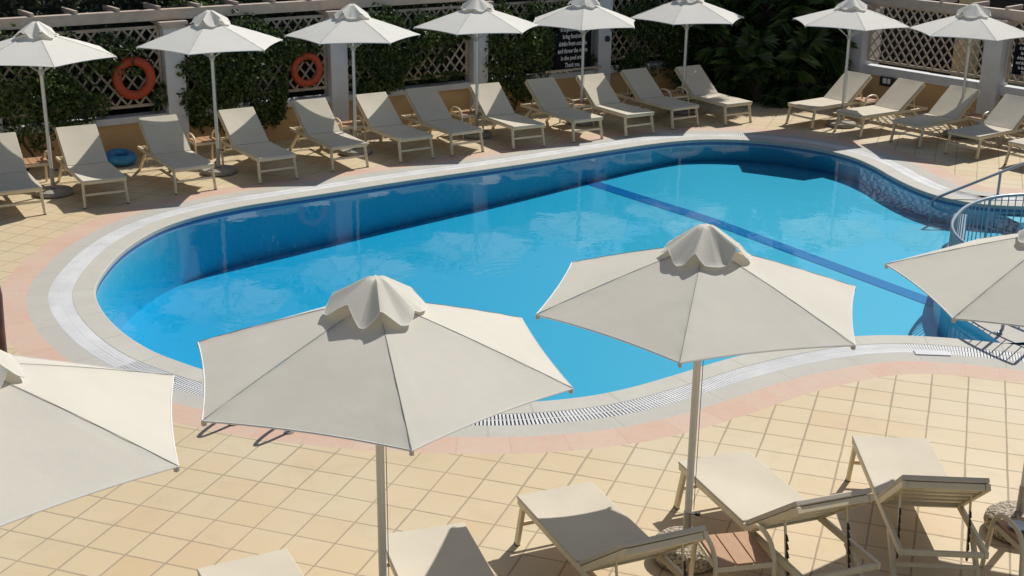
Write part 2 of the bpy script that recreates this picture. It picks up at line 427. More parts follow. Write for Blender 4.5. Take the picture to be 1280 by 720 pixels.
tag(poly_sheet('deck', [big, hole], 0.0, M['deck']), kind='structure')

# pool shell
WZ = -.06
def depth(x): return .40 + .068 * max(0.0, 3.0 - x)
vs = []; fs = []
gx = [-6.5 + .5 * i for i in range(34)]
for x in gx: vs += [(x, 10, -depth(x)), (x, 24.5, -depth(x))]
for i in range(len(gx) - 1): fs.append((2 * i, 2 * i + 2, 2 * i + 3, 2 * i + 1))
me = bpy.data.meshes.new('pool_floor'); me.from_pydata(vs, [], fs)
ul = me.uv_layers.new(name='UVMap')
for poly in me.polygons:
    poly.use_smooth = True
    for li in poly.loop_indices:
        co = me.vertices[me.loops[li].vertex_index].co; ul.data[li].uv = (co.x, co.y)
me.materials.append(M['poolfloor']); o = bpy.data.objects.new('pool_floor', me); COL.objects.link(o); tag(o, kind='structure')
def vband(name, mtl, P, z0, z1, closed=True, off=0):
    vs = []; fs = []; K = len(P); L = [0]
    for a, b in zip(P, P[1:] + P[:1]): L.append(L[-1] + (b - a).length)
    for k in range(K + (1 if closed else 0)):
        p = P[k % K]; vs += [(p.x, p.y, z0), (p.x, p.y, z1)]
    for k in range(K if closed else K - 1): fs.append((2 * k, 2 * k + 1, 2 * k + 3, 2 * k + 2))
    me = bpy.data.meshes.new(name); me.from_pydata(vs, [], fs)
    ul = me.uv_layers.new(name='UVMap')
    for poly in me.polygons:
        poly.use_smooth = True
        for li in poly.loop_indices:
            vi = me.loops[li].vertex_index; ul.data[li].uv = (L[vi // 2], vs[vi][2])
    me.materials.append(mtl); o = bpy.data.objects.new(name, me); COL.objects.link(o); return tag(o, kind='structure')
vband('pool_waterline_band', M['poolband'], ring(.004), -.10, -.05)
vband('pool_walls', M['poolwall'], ring(.004), -1.3, -.10)
# partition towards the small round pool
PA = smoothpath([(x, y, 0) for x, y in [(5.24, 13.0), (5.16, 13.43), (5.05, 13.9), (5.04, 14.4), (5.18, 15.1), (5.48, 15.9), (5.83, 16.7), (6.13, 17.5), (6.34, 18.1), (6.42, 18.25)]], 6)
wd = []
for p in PA: wd.append(.62 - .45 * min(1, max(0, (p.y - 13.0) / 2.2)) if p.y < 17 else .17)
PB = []
for i, p in enumerate(PA):
    t = PA[min(i + 1, len(PA) - 1)] - PA[max(i - 1, 0)]; q = Vector((t.y, -t.x, 0)).normalized(); PB.append(p + q * wd[i])
vs = []; fs = []
for a, b in zip(PA, PB): vs += [(a.x, a.y, -1.2), (a.x, a.y, .004), (b.x, b.y, .004), (b.x, b.y, -1.2)]
for k in range(len(PA) - 1):
    for r_ in range(3): fs.append((4 * k + r_, 4 * k + r_ + 1, 4 * k + r_ + 5, 4 * k + r_ + 4))
me = bpy.data.meshes.new('pool_partition'); me.from_pydata(vs, [], fs)
ul = me.uv_layers.new(name='UVMap')
for poly in me.polygons:
    for li in poly.loop_indices:
        co = me.vertices[me.loops[li].vertex_index].co; ul.data[li].uv = (co.y, co.x)
me.materials.append(M['coping_out']); me.materials.append(M['poolwall']); me.materials.append(M['greytile'])
for i, poly in enumerate(me.polygons): poly.material_index = (0 if poly.center.y < 14.8 else 2) if i % 3 == 1 else 1
o = bpy.data.objects.new('pool_partition', me); COL.objects.link(o); tag(o, kind='structure')
kp = [(p.x + .05, p.y) for p in PA] + [(6.7, 18.7), (7.2, 19.0), (8.2, 18.9), (9.2, 18), (9.8, 16), (9.4, 14), (8.4, 13.1), (7, 12.5), (5.3, 12.6)]
tag(poly_sheet('small_pool_floor', [kp], -.36, M['poolfloor']), kind='structure')
# two rounded steps in the small pool
for nm, d, z in (('small_pool_step', .45, -.14), ('small_pool_step_lower', .95, -.25)):
    c = Vector((7.6, 16.0, 0)); mb = MB(); P = []
    for k in range(30):
        a = R(15 + 82 * k / 29); P.append((math.cos(a), math.sin(a)))
    vs = []; fs = []
    r1 = 3.0 - d
    for (x, y) in P: vs += [(c.x + x * r1 * .75, c.y + y * r1 * .9, -.5), (c.x + x * r1 * .75, c.y + y * r1 * .9, z), (c.x + x * 3.4, c.y + y * 3.2, z)]
    for k in range(len(P) - 1):
        for r_ in range(2): fs.append((3 * k + r_, 3 * k + r_ + 1, 3 * k + r_ + 4, 3 * k + r_ + 3))
    mb.add(vs, fs); tag(mb.build(nm, M['poolwall']), kind='structure')
RIP = (.02, 15.1)
wm = watermat()
wat = poly_sheet('pool_water', [[(p.x, p.y) for p in ring(.03)]], WZ, wm); tag(wat, kind='structure')
bm = bmesh.new(); bm.from_mesh(wat.data)
ret = bmesh.ops.extrude_face_region(bm, geom=list(bm.faces))
for e in ret['geom']:
    if isinstance(e, bmesh.types.BMVert): e.co.z = -1.28
bmesh.ops.recalc_face_normals(bm, faces=bm.faces); bm.to_mesh(wat.data); bm.free()

# picture ray -> point on a horizontal plane (used only for marks lying on the ground)
def at(u, v, Z=0):
    Ri = camo.matrix_world.to_3x3(); d = Ri @ Vector(((u - 640) / 1628.5, -(v - 360) / 1628.5, -1))
    t = (Z - CAMH) / d.z; return Vector((d.x * t, d.y * t, Z))
# lane line on the floor
lp = []
for (u, v) in ((728, 225), (1172, 381)):
    z = -.5
    for _ in range(8): p = at(u, v, z); z = -depth(p.x)
    lp.append(Vector((p.x, p.y, z)))
d = lp[1] - lp[0]; a, b = lp[0] - d * .06, lp[1] + d * .06; q = Vector((-d.y, d.x, 0)).normalized() * .125
vs = []; fs = []
for k in range(41):
    p = a.lerp(b, k / 40); z = -depth(p.x) + .004
    vs += [(p.x - q.x, p.y - q.y, -depth(p.x - q.x) + .006), (p.x + q.x, p.y + q.y, -depth(p.x + q.x) + .006)]
for k in range(40): fs.append((2 * k, 2 * k + 2, 2 * k + 3, 2 * k + 1))
mb = MB(); mb.add(vs, fs); tag(mb.build('lane_marking', M['lane']), kind='structure')
# skimmer lid on the coping
sk = MB(); p = at(1165, 442); sk.box((p.x, p.y, .006), (.36, .12, .012), Matrix.Rotation(R(-4), 3, 'Z'))
tag(sk.build('skimmer_lid', M['white_paint'], bevel=.004), 'flat white skimmer lid set in the near pool edge by the grate', 'skimmer lid')

# ------------------------------------------------------------------ sun lounger
HS, W2, HINGE, BL, BA = .405, .309, 1.0, .765, R(37.5)
def make_lounger():
    root = empty('sun_lounger')
    fr = MB()
    for s in (-1, 1):
        x = s * (W2 - .016)
        fr.bar((x, 0, HS - .042), (x, 1.80, HS - .042), .032, .052)
    for y in (.016, HINGE + .03, 1.784): fr.bar((-(W2 - .032), y, HS - .045), (W2 - .032, y, HS - .045), .030, .040)
    fr.build('seat_frame', M['frame'], root, bevel=.006)
    # sling seat: gently sagging sheet wrapped over the rails
    def sheet(n, m, fn, th):
        mb = MB(); vs = []; fs = []
        for side in (0, 1):
            for j in range(m + 1):
                for i in range(n + 1):
                    p = fn(i / n * 2 - 1, j / m, side * th); vs.append(p)
        S = (n + 1) * (m + 1)
        for j in range(m):
            for i in range(n):
                a = j * (n + 1) + i
                fs.append((a, a + 1, a + n + 2, a + n + 1)); fs.append((S + a, S + a + n + 1, S + a + n + 2, S + a + 1))
        for i in range(n):
            fs.append((i, S + i, S + i + 1, i + 1)); a = m * (n + 1) + i; fs.append((a, a + 1, S + a + 1, S + a))
        for j in range(m):
            a = j * (n + 1); fs.append((a, a + n + 1, S + a + n + 1, S + a)); a += n; fs.append((a, S + a, S + a + n + 1, a + n + 1))
        mb.add(vs, fs, True); return mb
    def seatf(u, v, t):
        sag = .016 * (1 - u * u) * math.sin(math.pi * min(1, max(0, v))) ** .5 if 0 < v < 1 else 0
        return (u * W2, -.012 + v * (HINGE + .012), HS - sag - t)
    sheet(10, 12, seatf, .024).build('seat', M['sling'], root, bevel=.006)
    cb, sb = math.cos(BA), math.sin(BA)
    def B(u, v, w): return (u, HINGE + v * cb - w * sb, HS - .004 + v * sb + w * cb)
    def backf(u, v, t):
        sag = .014 * (1 - u * u) * math.sin(math.pi * v) ** .5 if 0 < v < 1 else 0
        return B(u * (W2 - .01), .01 + v * BL, -sag - t)
    sheet(10, 10, backf, .036).build('backrest', M['sling'], root, bevel=.006)
    bf = MB(); up = (0, -sb, cb)
    for s in (-1, 1): bf.bar(B(s * (W2 - .022), .02, -.066), B(s * (W2 - .022), BL + .012, -.066), .034, .05, up)
    for v in (.03, BL - .015): bf.bar(B(-(W2 - .040), v, -.066), B(W2 - .040, v, -.066), .034, .046, up)
    for v in (.2, .34, .48, .62): bf.bar(B(-(W2 - .04), v, -.068), B(W2 - .04, v, -.068), .06, .018, up)
    bf.build('backrest_frame', M['frame'], root, bevel=.005)
    # legs
    for s in (-1, 1):
        lg = MB(); x = s * (W2 - .016)
        lg.bar((x, .075, HS - .05), (s * .307, .005, .008), .032, .052, (0, 1, .2))
        l = lg.build('leg', M['frame'], root, bevel=.006)
        cp = MB(); cp.bar((s * .307, .006, .010), (s * .307, .005, .0), .035, .055, (0, 1, .2)); cp.build('foot_cap', M['black'], l, bevel=.004)
        lg = MB(); lg.bar((x, 1.42, HS - .06), (x, 1.80, .008), .032, .050, (0, 1, .2))
        l = lg.build('leg', M['frame'], root, bevel=.006)
        cp = MB(); cp.bar((x, 1.796, .012), (x, 1.806, 0), .035, .054, (0, 1, .2)); cp.build('foot_cap', M['black'], l, bevel=.004)
    st = MB(); st.bar((-(W2 - .03), .035, .185), (W2 - .03, .035, .185), .022, .034)
    st.build('stretcher', M['frame'], root, bevel=.005)
    # toothed back supports, hanging under the backrest on each side
    for s in (-1, 1):
        rk = MB(); x = s * (W2 - .062); top = Vector(B(x, .50, -.06)); bot = Vector((x, top.y + .10, .17))
        rk.bar(top, bot, .014, .02, (0, 1, 0))
        ro = rk.build('back_support', M['frame'], root, bevel=.003)
        tt = MB()
        tt.bar(top.lerp(bot, .25) + Vector((0, .011, 0)), bot + Vector((0, .011, 0)), .010, .006, (0, 1, 0))
        for k in range(6):
            p = top.lerp(bot, .3 + .12 * k); tt.add([p + Vector((-.007, .012, .02)), p + Vector((.007, .012, .02)), p + Vector((.007, .012, -.022)), p + Vector((-.007, .012, -.022)), p + Vector((-.007, .036, -.018)), p + Vector((.007, .036, -.018))], [(0, 1, 2, 3), (0, 4, 5, 1), (3, 2, 5, 4), (0, 3, 4), (1, 5, 2)])
        tt.build('support_teeth', M['black'], ro)
    sb_ = MB(); sb_.bar((-(W2 - .03), 1.66, .19), (W2 - .03, 1.66, .19), .022, .03); sb_.build('rear_stretcher', M['frame'], root, bevel=.005)
    return root
proto = make_lounger()
ROW = 'sun loungers along the back wall'; ROWR = 'sun loungers by the lattice wall at the right corner'; ROWF = 'sun loungers in the front row'
LL = [
 (-6.91, 17.66, 30.5, 'beige sun lounger at the left end of the back row, cut by the photo edge', ROW),
 (-5.91, 18.31, 30.2, 'beige sun lounger just left of the blue swim ring, half lit half shaded backrest', ROW),
 (-4.81, 19.16, 32.5, 'shaded beige sun lounger just right of the blue swim ring, before the first white pillar', ROW),
 (-3.68, 19.88, 33.6, 'beige sun lounger just right of the parasol standing nearest the left orange life ring', ROW),
 (-2.66, 20.74, 31.5, 'beige sun lounger in front of the right orange life ring, leaf shadows on its backrest', ROW),
 (-1.62, 21.40, 33.8, 'beige sun lounger immediately right of the second white pillar, sixth in the back row', ROW),
 (-.79, 21.95, 33.4, 'beige sun lounger left of the third white pillar, seventh in the back row', ROW),
 (.27, 22.46, 30.1, 'beige sun lounger directly in front of the third white pillar, its parasol pole crossing it', ROW),
 (1.34, 23.12, 31.8, 'mostly shaded beige sun lounger below the large chalkboard, left of that parasol pole', ROW),
 (2.32, 23.64, 32.0, 'beige sun lounger in front of the fourth pillar, right of the chalkboard parasol pole', ROW),
 (3.25, 24.37, 33.3, 'brightly lit beige sun lounger, second from the right in the long back row', ROW),
 (4.32, 24.79, 31.0, 'shaded beige sun lounger at the right end of the long back row, beside dark palms', ROW),
 (5.45, 24.62, -52.7, 'sunlit beige sun lounger beside the dark palms, first of the right corner row', ROWR),
 (6.20, 23.90, -56.3, 'beige sun lounger below the small wall lamp, second of the right corner row', ROWR),
 (7.05, 23.10, -52.6, 'beige sun lounger left of the parasol pole at the lattice, third of the right row', ROWR),
 (7.77, 22.20, -52.0, 'beige sun lounger in front of the right white pillar, fourth of the right row', ROWR),
 (8.53, 21.38, -52.0, 'beige sun lounger nearest the pool handrail, its foot end just inside the right edge', ROWR),
 (-1.82, 7.83, 207.0, 'front row sun lounger of which only the foot end shows, at the bottom edge', ROWF),
 (-.62, 8.27, 198.0, 'front row sun lounger beside the pole of the big central parasol', ROWF),
 (.345, 8.91, 203.6, 'front row sun lounger with a dark parasol shadow across its seat, left of slatted table', ROWF),
 (1.64, 9.505, 200.5, 'fully sunlit front row sun lounger right of the parasol pole and slatted table', ROWF),
 (3.17, 9.895, 176.5, 'rightmost front row sun lounger, raised backrest showing its underside slats', ROWF),
]
for i, (x, y, a, lab, gp) in enumerate(LL):
    o = proto if i == 0 else copy_tree(proto)
    o.location = (x * .9873, y * .9873, 0); o.rotation_euler = (0, 0, R(a)); tag(o, lab, 'sun lounger', gp)

# ------------------------------------------------------------------ parasols
def make_parasol(name, rad, h, zr, rot, cm, seed, poler=.024, cap_r=.34, front=True, loop=False):
    rnd = random.Random(seed)
    root = empty(name)
    ha = h - .13                                   # canopy meets the pole here
    can = MB(); n, m = 28, 36; vs = []; fs = []
    cor = [Vector((rad * math.cos(rot + k * math.pi / 3), rad * math.sin(rot + k * math.pi / 3), zr)) for k in range(6)]
    for k in range(6):
        c0, c1 = cor[k], cor[(k + 1) % 6]; base = len(vs)
        for j in range(m + 1):
            t = .10 + .90 * j / m
            for i in range(n + 1):
                s = i / n; e = c0.lerp(c1, s)
                cv = 4 * s * (1 - s)
                inw = 1 - .024 * cv * t                       # hem curves in between the ribs
                p = Vector((e.x * t * inw, e.y * t * inw, ha + (zr - ha) * t))
                p.z -= .006 * cv * math.sin(math.pi * min(1, t))      # cloth sags between ribs
                p.z += .010 * t * cv
                p.z += .012 * math.sin(math.pi * t)              # slight bow of the ribs
                p.z += (.0035 * noise.noise(Vector((s * 16, t * 2.2, seed + k * 3))) * (1 - cv) + .0018 * math.sin(t * 34 + k) * max(0, 1 - min(s, 1 - s) * 9)) * t
                p.z += .0025 * noise.noise(Vector((p.x * 2 + seed, p.y * 2, 0)))
                vs.append(p)
        for j in range(m):
            for i in range(n):
                a = base + j * (n + 1) + i; fs.append((a, a + n + 1, a + n + 2, a + 1))
    can.add(vs, fs, True)
    co = can.build('canopy', cm, root, smooth_angle=8)
    hm = MB(); P = []
    for k in range(6):
        c0, c1 = cor[k], cor[(k + 1) % 6]
        for i in range(10):
            s = i / 10; e = c0.lerp(c1, s); cv = 4 * s * (1 - s); inw = 1 - .024 * cv
            P.append((e.x * inw, e.y * inw, zr + .010 * cv - .002))
    hm.tube(P, .006, 5, closed=True); hm.build('hem', M['hem'], co)
    sm_ = MB()
    for c in cor:
        q = []
        for j in range(9):
            t = .2 + .8 * j / 8; q.append((c.x * t, c.y * t, ha + (zr - ha) * t + .012 * math.sin(math.pi * t) + .003))
        sm_.tube(q, .0016, 4)
    sm_.build('seams', M['cord_seam'], co)
    # wind vent: a draped little cap above the canopy
    amps = [rnd.uniform(.07, .17) for _ in range(6)]
    vc = MB(); nn, mm = 108, 14; vs = []; fs = []
    for j in range(mm + 1):
        t = j / mm
        for i in range(nn):
            a = 2 * math.pi * i / nn
            ph = (a - rot) / (math.pi / 3) + .13 * math.sin(2 * a + seed) + .07 * math.sin(5 * a + seed)
            k0 = int(math.floor(ph + .5)) % 6; am = amps[k0]
            tri = abs((ph % 1) - .5) * 2                       # 1 on a raised ridge, 0 in the sagging cloth between
            fold = max(0.0, tri - .12) ** 1.15
            t1 = max(0.0, t - .13); t2 = math.sqrt(t1 * t1 + .0012) - .0346
            r_ = .010 + (cap_r - .010) * t * (1 + t * (.16 * (1 - tri) - .07 + .05 * math.sin(3 * a + 2 * seed)))
            z = h - .004 - cap_r * .70 * t2 + (am * fold - .05) * t ** 1.2 * (cap_r / .30) + .006 * math.sin(11 * a + seed) * t * t
            zs = ha + (zr - ha) * (r_ / rad) + .028
            vs.append((r_ * math.cos(a), r_ * math.sin(a), max(z, zs)))
    for j in range(mm):
        for i in range(nn): fs.append((j * nn + i, (j + 1) * nn + i, (j + 1) * nn + (i + 1) % nn, j * nn + (i + 1) % nn))
    vc.add(vs, fs, True); vc.add(vs[:nn], [tuple(range(nn))])
    vo = vc.build('vent_cap', cm, root, smooth_angle=30)
    hh = MB(); hh.tube(vs[-nn:], .003, 4, closed=True); hh.build('hem', M['hem'], vo)
    pl = MB(); pl.tube([(0, 0, .39), (0, 0, h - .02)], poler, 14); pl.build('pole', M['pole'], root)
    sl = MB(); sl.tube([(0, 0, .12), (0, 0, .40)], poler * 1.18, 14); so = sl.build('pole_sleeve', M['sleeve'], root)
    kb = MB(); kb.tube([(0, 0, .37), (.07, .02, .37)], .008, 8); kb.lathe([(0, -.012), (.02, -.012), (.02, .012), (0, .012)], 10, (.075, .02, .37)); kb.build('locking_knob', M['black'], so)
    hub = MB(); hub.lathe([(0, 0), (.05, 0), (.055, .03), (.05, .07), (0, .07)], 14, (0, 0, ha - .10)); hub.build('hub', M['rib'], root)
    hub = MB(); hub.lathe([(0, 0), (.045, 0), (.045, .06), (0, .06)], 14, (0, 0, ha - .62)); hub.build('slider', M['rib'], root)
    for c in cor:
        rb = MB(); d = Vector((c.x, c.y, 0)).normalized()
        def rp(t): return Vector((c.x * t, c.y * t, ha + (zr - ha) * t + .012 * math.sin(math.pi * t) - .018))
        rb.bar(rp(.04), rp(.5), .014, .02); rb.bar(rp(.5), rp(.985), .014, .02)
        rb.box(rp(.992) + Vector((0, 0, -.004)), (.022, .022, .024), Matrix.Rotation(math.atan2(d.y, d.x), 3, 'Z'))
        ro = rb.build('rib', M['rib'], root)
        stt = MB(); stt.bar(Vector((d.x * .04, d.y * .04, ha - .58)), rp(.52) - Vector((0, 0, .012)), .011, .014); stt.build('strut', M['rib'], ro)
    cd = MB(); x = poler + .012
    if loop: P = [(.05, -.03, ha - .1), (x + .02, -.02, ha - .7), (x + .03, -.02, 1.25), (x + .035, -.02, 1.02), (x + .045, -.015, 1.0), (x + .05, -.01, 1.03), (x + .04, -.01, 1.3), (.05, 0, ha - .62)]
    else: P = [(.05, -.02, ha - .1), (x, -.012, ha - .5), (x, -.01, 1.0), (x, -.01, .42)]
    cd.tube(P, .0028, 5); cd.build('pull_cord', M['cord'], root)
    bs = MB(); prof = [(0, 0), (.18, 0), (.235, .02), (.255, .075), (.245, .13), (.20, .17), (.09, .18), (poler, .185)]
    if not front: prof = [(0, 0), (.24, 0), (.275, .015), (.28, .05), (.265, .075), (.12, .085), (poler, .09)]
    vs0 = len(bs.v); bs.lathe(prof, 36)
    for i in range(vs0, len(bs.v)):
        v = Vector(bs.v[i]); k = 1 + (.03 if front else .008) * noise.noise(v * 6 + Vector((seed, 0, 0))); bs.v[i] = (v.x * k, v.y * k, v.z)
    bs.build('base', M['pebble'] if front else M['concrete'], root)
    return root
M['cord_seam'] = principled('seam_thread', (.30, .28, .24), .9)
E_ = lambda p, zr, h, rr, e: ((p[0] * e, p[1] * e), 5 - (5 - zr) * e, 5 - (5 - h) * e, rr * e)
FG, BK = 'big parasols in the front row', 'white parasols along the back'
PS = [
 ((-2.93, 6.42), 1.92, 2.49, 1.25, 45.0, .98, 'canopy', FG, 'big ecru parasol partly outside the left edge, its vent cap cut by the frame'),
 ((-.83, 7.53), 1.917, 2.49, 1.249, 44.1, .98, 'canopy', FG, 'big ecru parasol left of centre in the foreground, its thin cord hanging beside the pole'),
 ((1.35, 8.77), 1.933, 2.49, 1.23, 16.2, .967, 'canopy', FG, 'big ecru parasol right of centre over the pool, its pole beside the slatted table'),
 ((4.05, 9.22), 1.92, 2.49, 1.235, 36.5, .97, 'canopy', FG, 'big ecru parasol at the right edge in front of the curved pool railing'),
 ((-6.91, 18.98), 2.005, 2.49, 1.13, 59.2, .985, 'canopy_white', BK, 'white parasol at the far left beside the first small table'),
 ((-4.76, 20.53), 1.98, 2.49, 1.15, 25.9, .98, 'canopy_white', BK, 'white parasol between the two orange life rings, second of the back row'),
 ((-2.67, 21.60), 1.988, 2.49, 1.11, 8.9, 1.0, 'canopy_white', BK, 'white parasol just right of the right orange life ring, beside the second pillar'),
 ((-.66, 22.74), 2.006, 2.49, 1.113, 14.2, 1.015, 'canopy_white', BK, 'white parasol in front of the third pillar, fourth of the back row'),
 ((1.24, 23.85), 1.95, 2.46, 1.06, 25.0, 1.02, 'canopy_white', BK, 'white parasol in front of the chalkboard sign'),
 ((3.22, 24.75), 1.95, 2.46, 1.11, 10.0, 1.03, 'canopy_white', BK, 'white parasol left of the dark palms, at the end of the long back row'),
 ((5.96, 23.46), 2.053, 2.49, 1.06, 29.8, 1.04, 'canopy_white', BK, 'white parasol right of the dark palms, left of the two by the lattice wall'),
 ((7.85, 22.69), 2.016, 2.49, 1.06, 34.0, 1.04, 'canopy_white', BK, 'white parasol in front of the lattice wall near the right pillar, rightmost of the back'),
]
for i, (p, zr, h, rr, rot, e, cm, gp, lab) in enumerate(PS):
    q, zr, h, rr = E_(p, zr, h, rr, e)
    o = make_parasol('parasol', rr, h, zr, R(rot), M[cm], i * 1.7 + 1, (.027 if gp == FG else .025), .29 if gp == FG else .285, gp == FG, i == 3)
    o.location = (q[0], q[1], 0); tag(o, lab, 'parasol', gp)

# ------------------------------------------------------------------ side tables
def make_table():
    root = empty('side_table'); H = .40; w, d = .21, .21
    tp = MB()
    for k in range(3): tp.box((-.13 + .13 * k, 0, H), (.122, 2 * d - .01, .018))
    tp.build('table_top', M['teak'], root, bevel=.003)
    ap = MB()
    for y in (-d + .01, d - .01): ap.bar((-w, y, H - .025), (w, y, H - .025), .022, .04)
    for x in (-w + .012, w - .012): ap.bar((x, -d, H - .025), (x, d, H - .025), .02, .036)
    ap.build('apron', M['frame'], root, bevel=.004)
    for s in (-1, 1):
        x = s * w
        P = [(x, -d - .05, 0), (x, -d - .02, .2), (x, -d + .01, .38), (x, -d + .05, .46), (x, -d + .11, .50), (x, 0, .515), (x, d - .11, .50), (x, d - .05, .46), (x, d - .01, .38), (x, d + .02, .2), (x, d + .05, 0)]
        a = MB(); a.tube(smoothpath(P, 4), .018, 8); a.build('side_loop', M['frame'], root)
    return root
tproto = make_table()
TB = [
 (-7.22, 19.12, 30, 'small slatted side table at the far left beside the first parasol pole'),
 (-5.02, 20.72, 32, 'small slatted side table behind the second back parasol pole, before the first pillar'),
 (-2.85, 22.10, 32, 'small slatted side table at the foot of the second white pillar'),
 (-.86, 23.22, 32, 'small slatted side table just left of the third white pillar'),
 (1.18, 24.25, 32, 'small shaded side table behind the chalkboard parasol pole'),
 (3.10, 25.30, 32, 'small side table in deep shade at the right end of the long back row'),
 (6.72, 24.98, -53, 'small side table below the wall lamp between two sunlit loungers'),
 (8.43, 23.45, -52, 'small side table at the foot of the right corner pillar'),
 (1.56, 7.95, 192, 'slatted teak side table in the front row between two loungers'),
 (3.74, 8.22, 190, 'side table with an ashtray on it at the right edge of the front row'),
]
for i, (x, y, a, lab) in enumerate(TB):
    o = tproto if i == 0 else copy_tree(tproto)
    o.location = (x, y, 0); o.rotation_euler = (0, 0, R(a)); tag(o, lab, 'side table', 'small slatted side tables')
ash = MB(); ash.lathe([(0, 0), (.05, 0), (.075, .022), (.072, .026), (.05, .010), (0, .008)], 24, (0, 0, 0))
ao = ash.build('ashtray', M['china']); ao.location = (3.64, 8.27, .411); tag(ao, 'pale blue round ashtray on the right front side table', 'ashtray')

# ------------------------------------------------------------------ back wall, left
S = 1.015
WA = Vector((-7.26 * S, 20.08 * S, 0)); WD = Vector((.83109, .55613, 0)); WN = Vector((-.55613, .83109, 0))
def WP(t, z=0, off=0): p = WA + WD * (t * S) + WN * off; return Vector((p.x, p.y, 5 - (5 - z) * S if z else 0))
RA = Vector((7.23, 27.01, 0)); RD = Vector((.64159, -.76704, 0)); RN = Vector((.76704, .64159, 0))
def RP(t, z=0, off=0): p = RA + RD * t + RN * off; return Vector((p.x, p.y, z))
def wallrun(F, t0, t1, ztop, capz, lab, thick=.22):
    root = empty('garden_wall', F((t0 + t1) / 2)); inv = Matrix.Translation(-F((t0 + t1) / 2))
    def prism(offs, z0, z1, ta, tb):
        mb = MB(); vs = []
        for z in (z0, z1):
            for (t, o) in ((ta, offs[0]), (tb, offs[0]), (tb, offs[1]), (ta, offs[1])):
                p = F(t, 0, o); vs.append(inv @ Vector((p.x, p.y, z)))
        mb.add(vs, [(3, 2, 1, 0), (4, 5, 6, 7), (0, 1, 5, 4), (1, 2, 6, 5), (2, 3, 7, 6), (3, 0, 4, 7)]); return mb
    z1 = F(0, ztop).z; z0 = F(0, capz).z
    prism((0.03, thick), 0, z0, t0, t1).build('wall', M['ochre'], root)
    prism((-.02, thick + .05), z0, z1, t0 - .01, t1 + .01).build('cap', M['white_paint'], root, bevel=.008)
    tag(root, lab, 'wall'); return root
wallrun(WP, -4.0, 13.0, .75, .64, 'low ochre wall with a white cap behind the long row of loungers')
wallrun(RP, -.1, 7.0, .75, .58, 'low ochre wall with a white cap below the right lattice panels')
def pillar(F, t, w, ztop, lab, capital=True):
    c = F(t, 0, .06); root = empty('pillar', c); ang = math.atan2((F(1) - F(0)).y, (F(1) - F(0)).x); root.rotation_euler = (0, 0, ang)
    zt = F(0, ztop).z
    mb = MB(); mb.box((0, 0, zt / 2), (w, w, zt)); mb.build('shaft', M['white_paint'], root, bevel=.012)
    if capital:
        mb = MB(); mb.box((0, 0, zt + .03), (w + .07, w + .07, .06)); mb.box((0, 0, zt + .085), (w + .14, w + .14, .05)); mb.build('capital', M['beam'], root, bevel=.006)
    tag(root, lab, 'pillar', 'white pillars of the pergolas'); return root
for t, lab in ((-.88, 'white pillar beyond the left end of the trellis'), (2.05, 'white pillar right of the left orange life ring'), (4.99, 'white pillar right of the right orange life ring'), (7.91, 'white pillar behind the fourth back parasol'), (10.82, 'white pillar right of the chalkboard sign, with a small dark lamp')):
    pillar(WP, t, .33, 2.13, lab)
for t, lab in ((-.2, 'white pillar at the left end of the right lattice, beside the palms'), (2.9, 'wide white pillar in the right corner between two lattice panels'), (6.2, 'white pillar at the far right end of the right lattice wall')):
    pillar(RP, t, .38, 1.88, lab)
# small dark lamp on the fourth pillar
lm = MB(); lm.lathe([(0, -.06), (.045, -.05), (.05, .03), (.02, .06), (0, .06)], 12); lo = lm.build('pillar_lamp', M['black']); lo.location = WP(10.85, 1.36, -.14); tag(lo, 'small dark round lamp fixed to the pillar beside the chalkboard', 'lamp')

def trellis(F, t0, t1, z0, z1, lab, cw=.2, ch=.25, off=.09):
    sc_ = S if F is WP else 1.0
    root = empty('trellis_panel', F((t0 + t1) / 2, 0, off)); ang = math.atan2((F(1) - F(0)).y, (F(1) - F(0)).x); root.rotation_euler = (0, 0, ang)
    L = (t1 - t0) * sc_; a0 = F(0, z0).z; a1 = F(0, z1).z; Hh = a1 - a0
    fr = MB()
    fr.box((0, 0, a0 + .02), (L, .035, .05)); fr.box((0, 0, a1 - .02), (L, .035, .05))
    for s in (-1, 1): fr.box((s * (L / 2 - .022), 0, (a0 + a1) / 2), (.044, .034, Hh - .1))
    fr.build('frame', M['lattice'], root, bevel=.004)
    lt = MB(); x0, x1, y0, y1 = -L / 2 + .03, L / 2 - .03, a0 + .04, a1 - .04
    sl = ch / cw
    for sgn, yo in ((1, -.007), (-1, .007)):
        k = -60
        while k < 80:
            xs = x0 + k * cw; k += 1
            # line: x = xs + (y - y0) / sl * sgn
            p = [(xs, y0), (xs + (y1 - y0) / sl * sgn, y1)]
            (ax, ay), (bx, by) = p
            tA, tB = 0.0, 1.0; dx = bx - ax
            for lim, s_ in ((x0, 1), (x1, -1)):
                va, vb = s_ * (ax - lim), s_ * (bx - lim)
                if va < 0 and vb < 0: tA, tB = 1, 0
                elif va < 0: tA = max(tA, va / (va - vb))
                elif vb < 0: tB = min(tB, va / (va - vb))
            if tB - tA < .03: continue
            P = Vector((ax + dx * tA, yo, ay + (by - ay) * tA)); Q = Vector((ax + dx * tB, yo, ay + (by - ay) * tB))
            lt.bar(P, Q, .034, .011, (0, 1, 0))
    lt.build('lattice', M['lattice'], root)
    tag(root, lab, 'trellis', 'lattice panels between the pillars'); return root
TR = [(-.72, 1.88, 'beige lattice panel behind the left orange life ring'), (2.22, 4.82, 'beige lattice panel behind the right orange life ring'),
      (5.16, 7.73, 'beige lattice panel between the second and third white pillars, largely covered by vine'), (8.08, 10.64, 'beige lattice panel behind the chalkboard sign'), (10.99, 12.9, 'beige lattice panel between the last pillar and the palms, under vine')]
for a, b, lab in TR: trellis(WP, a, b, .88, 2.16, lab)
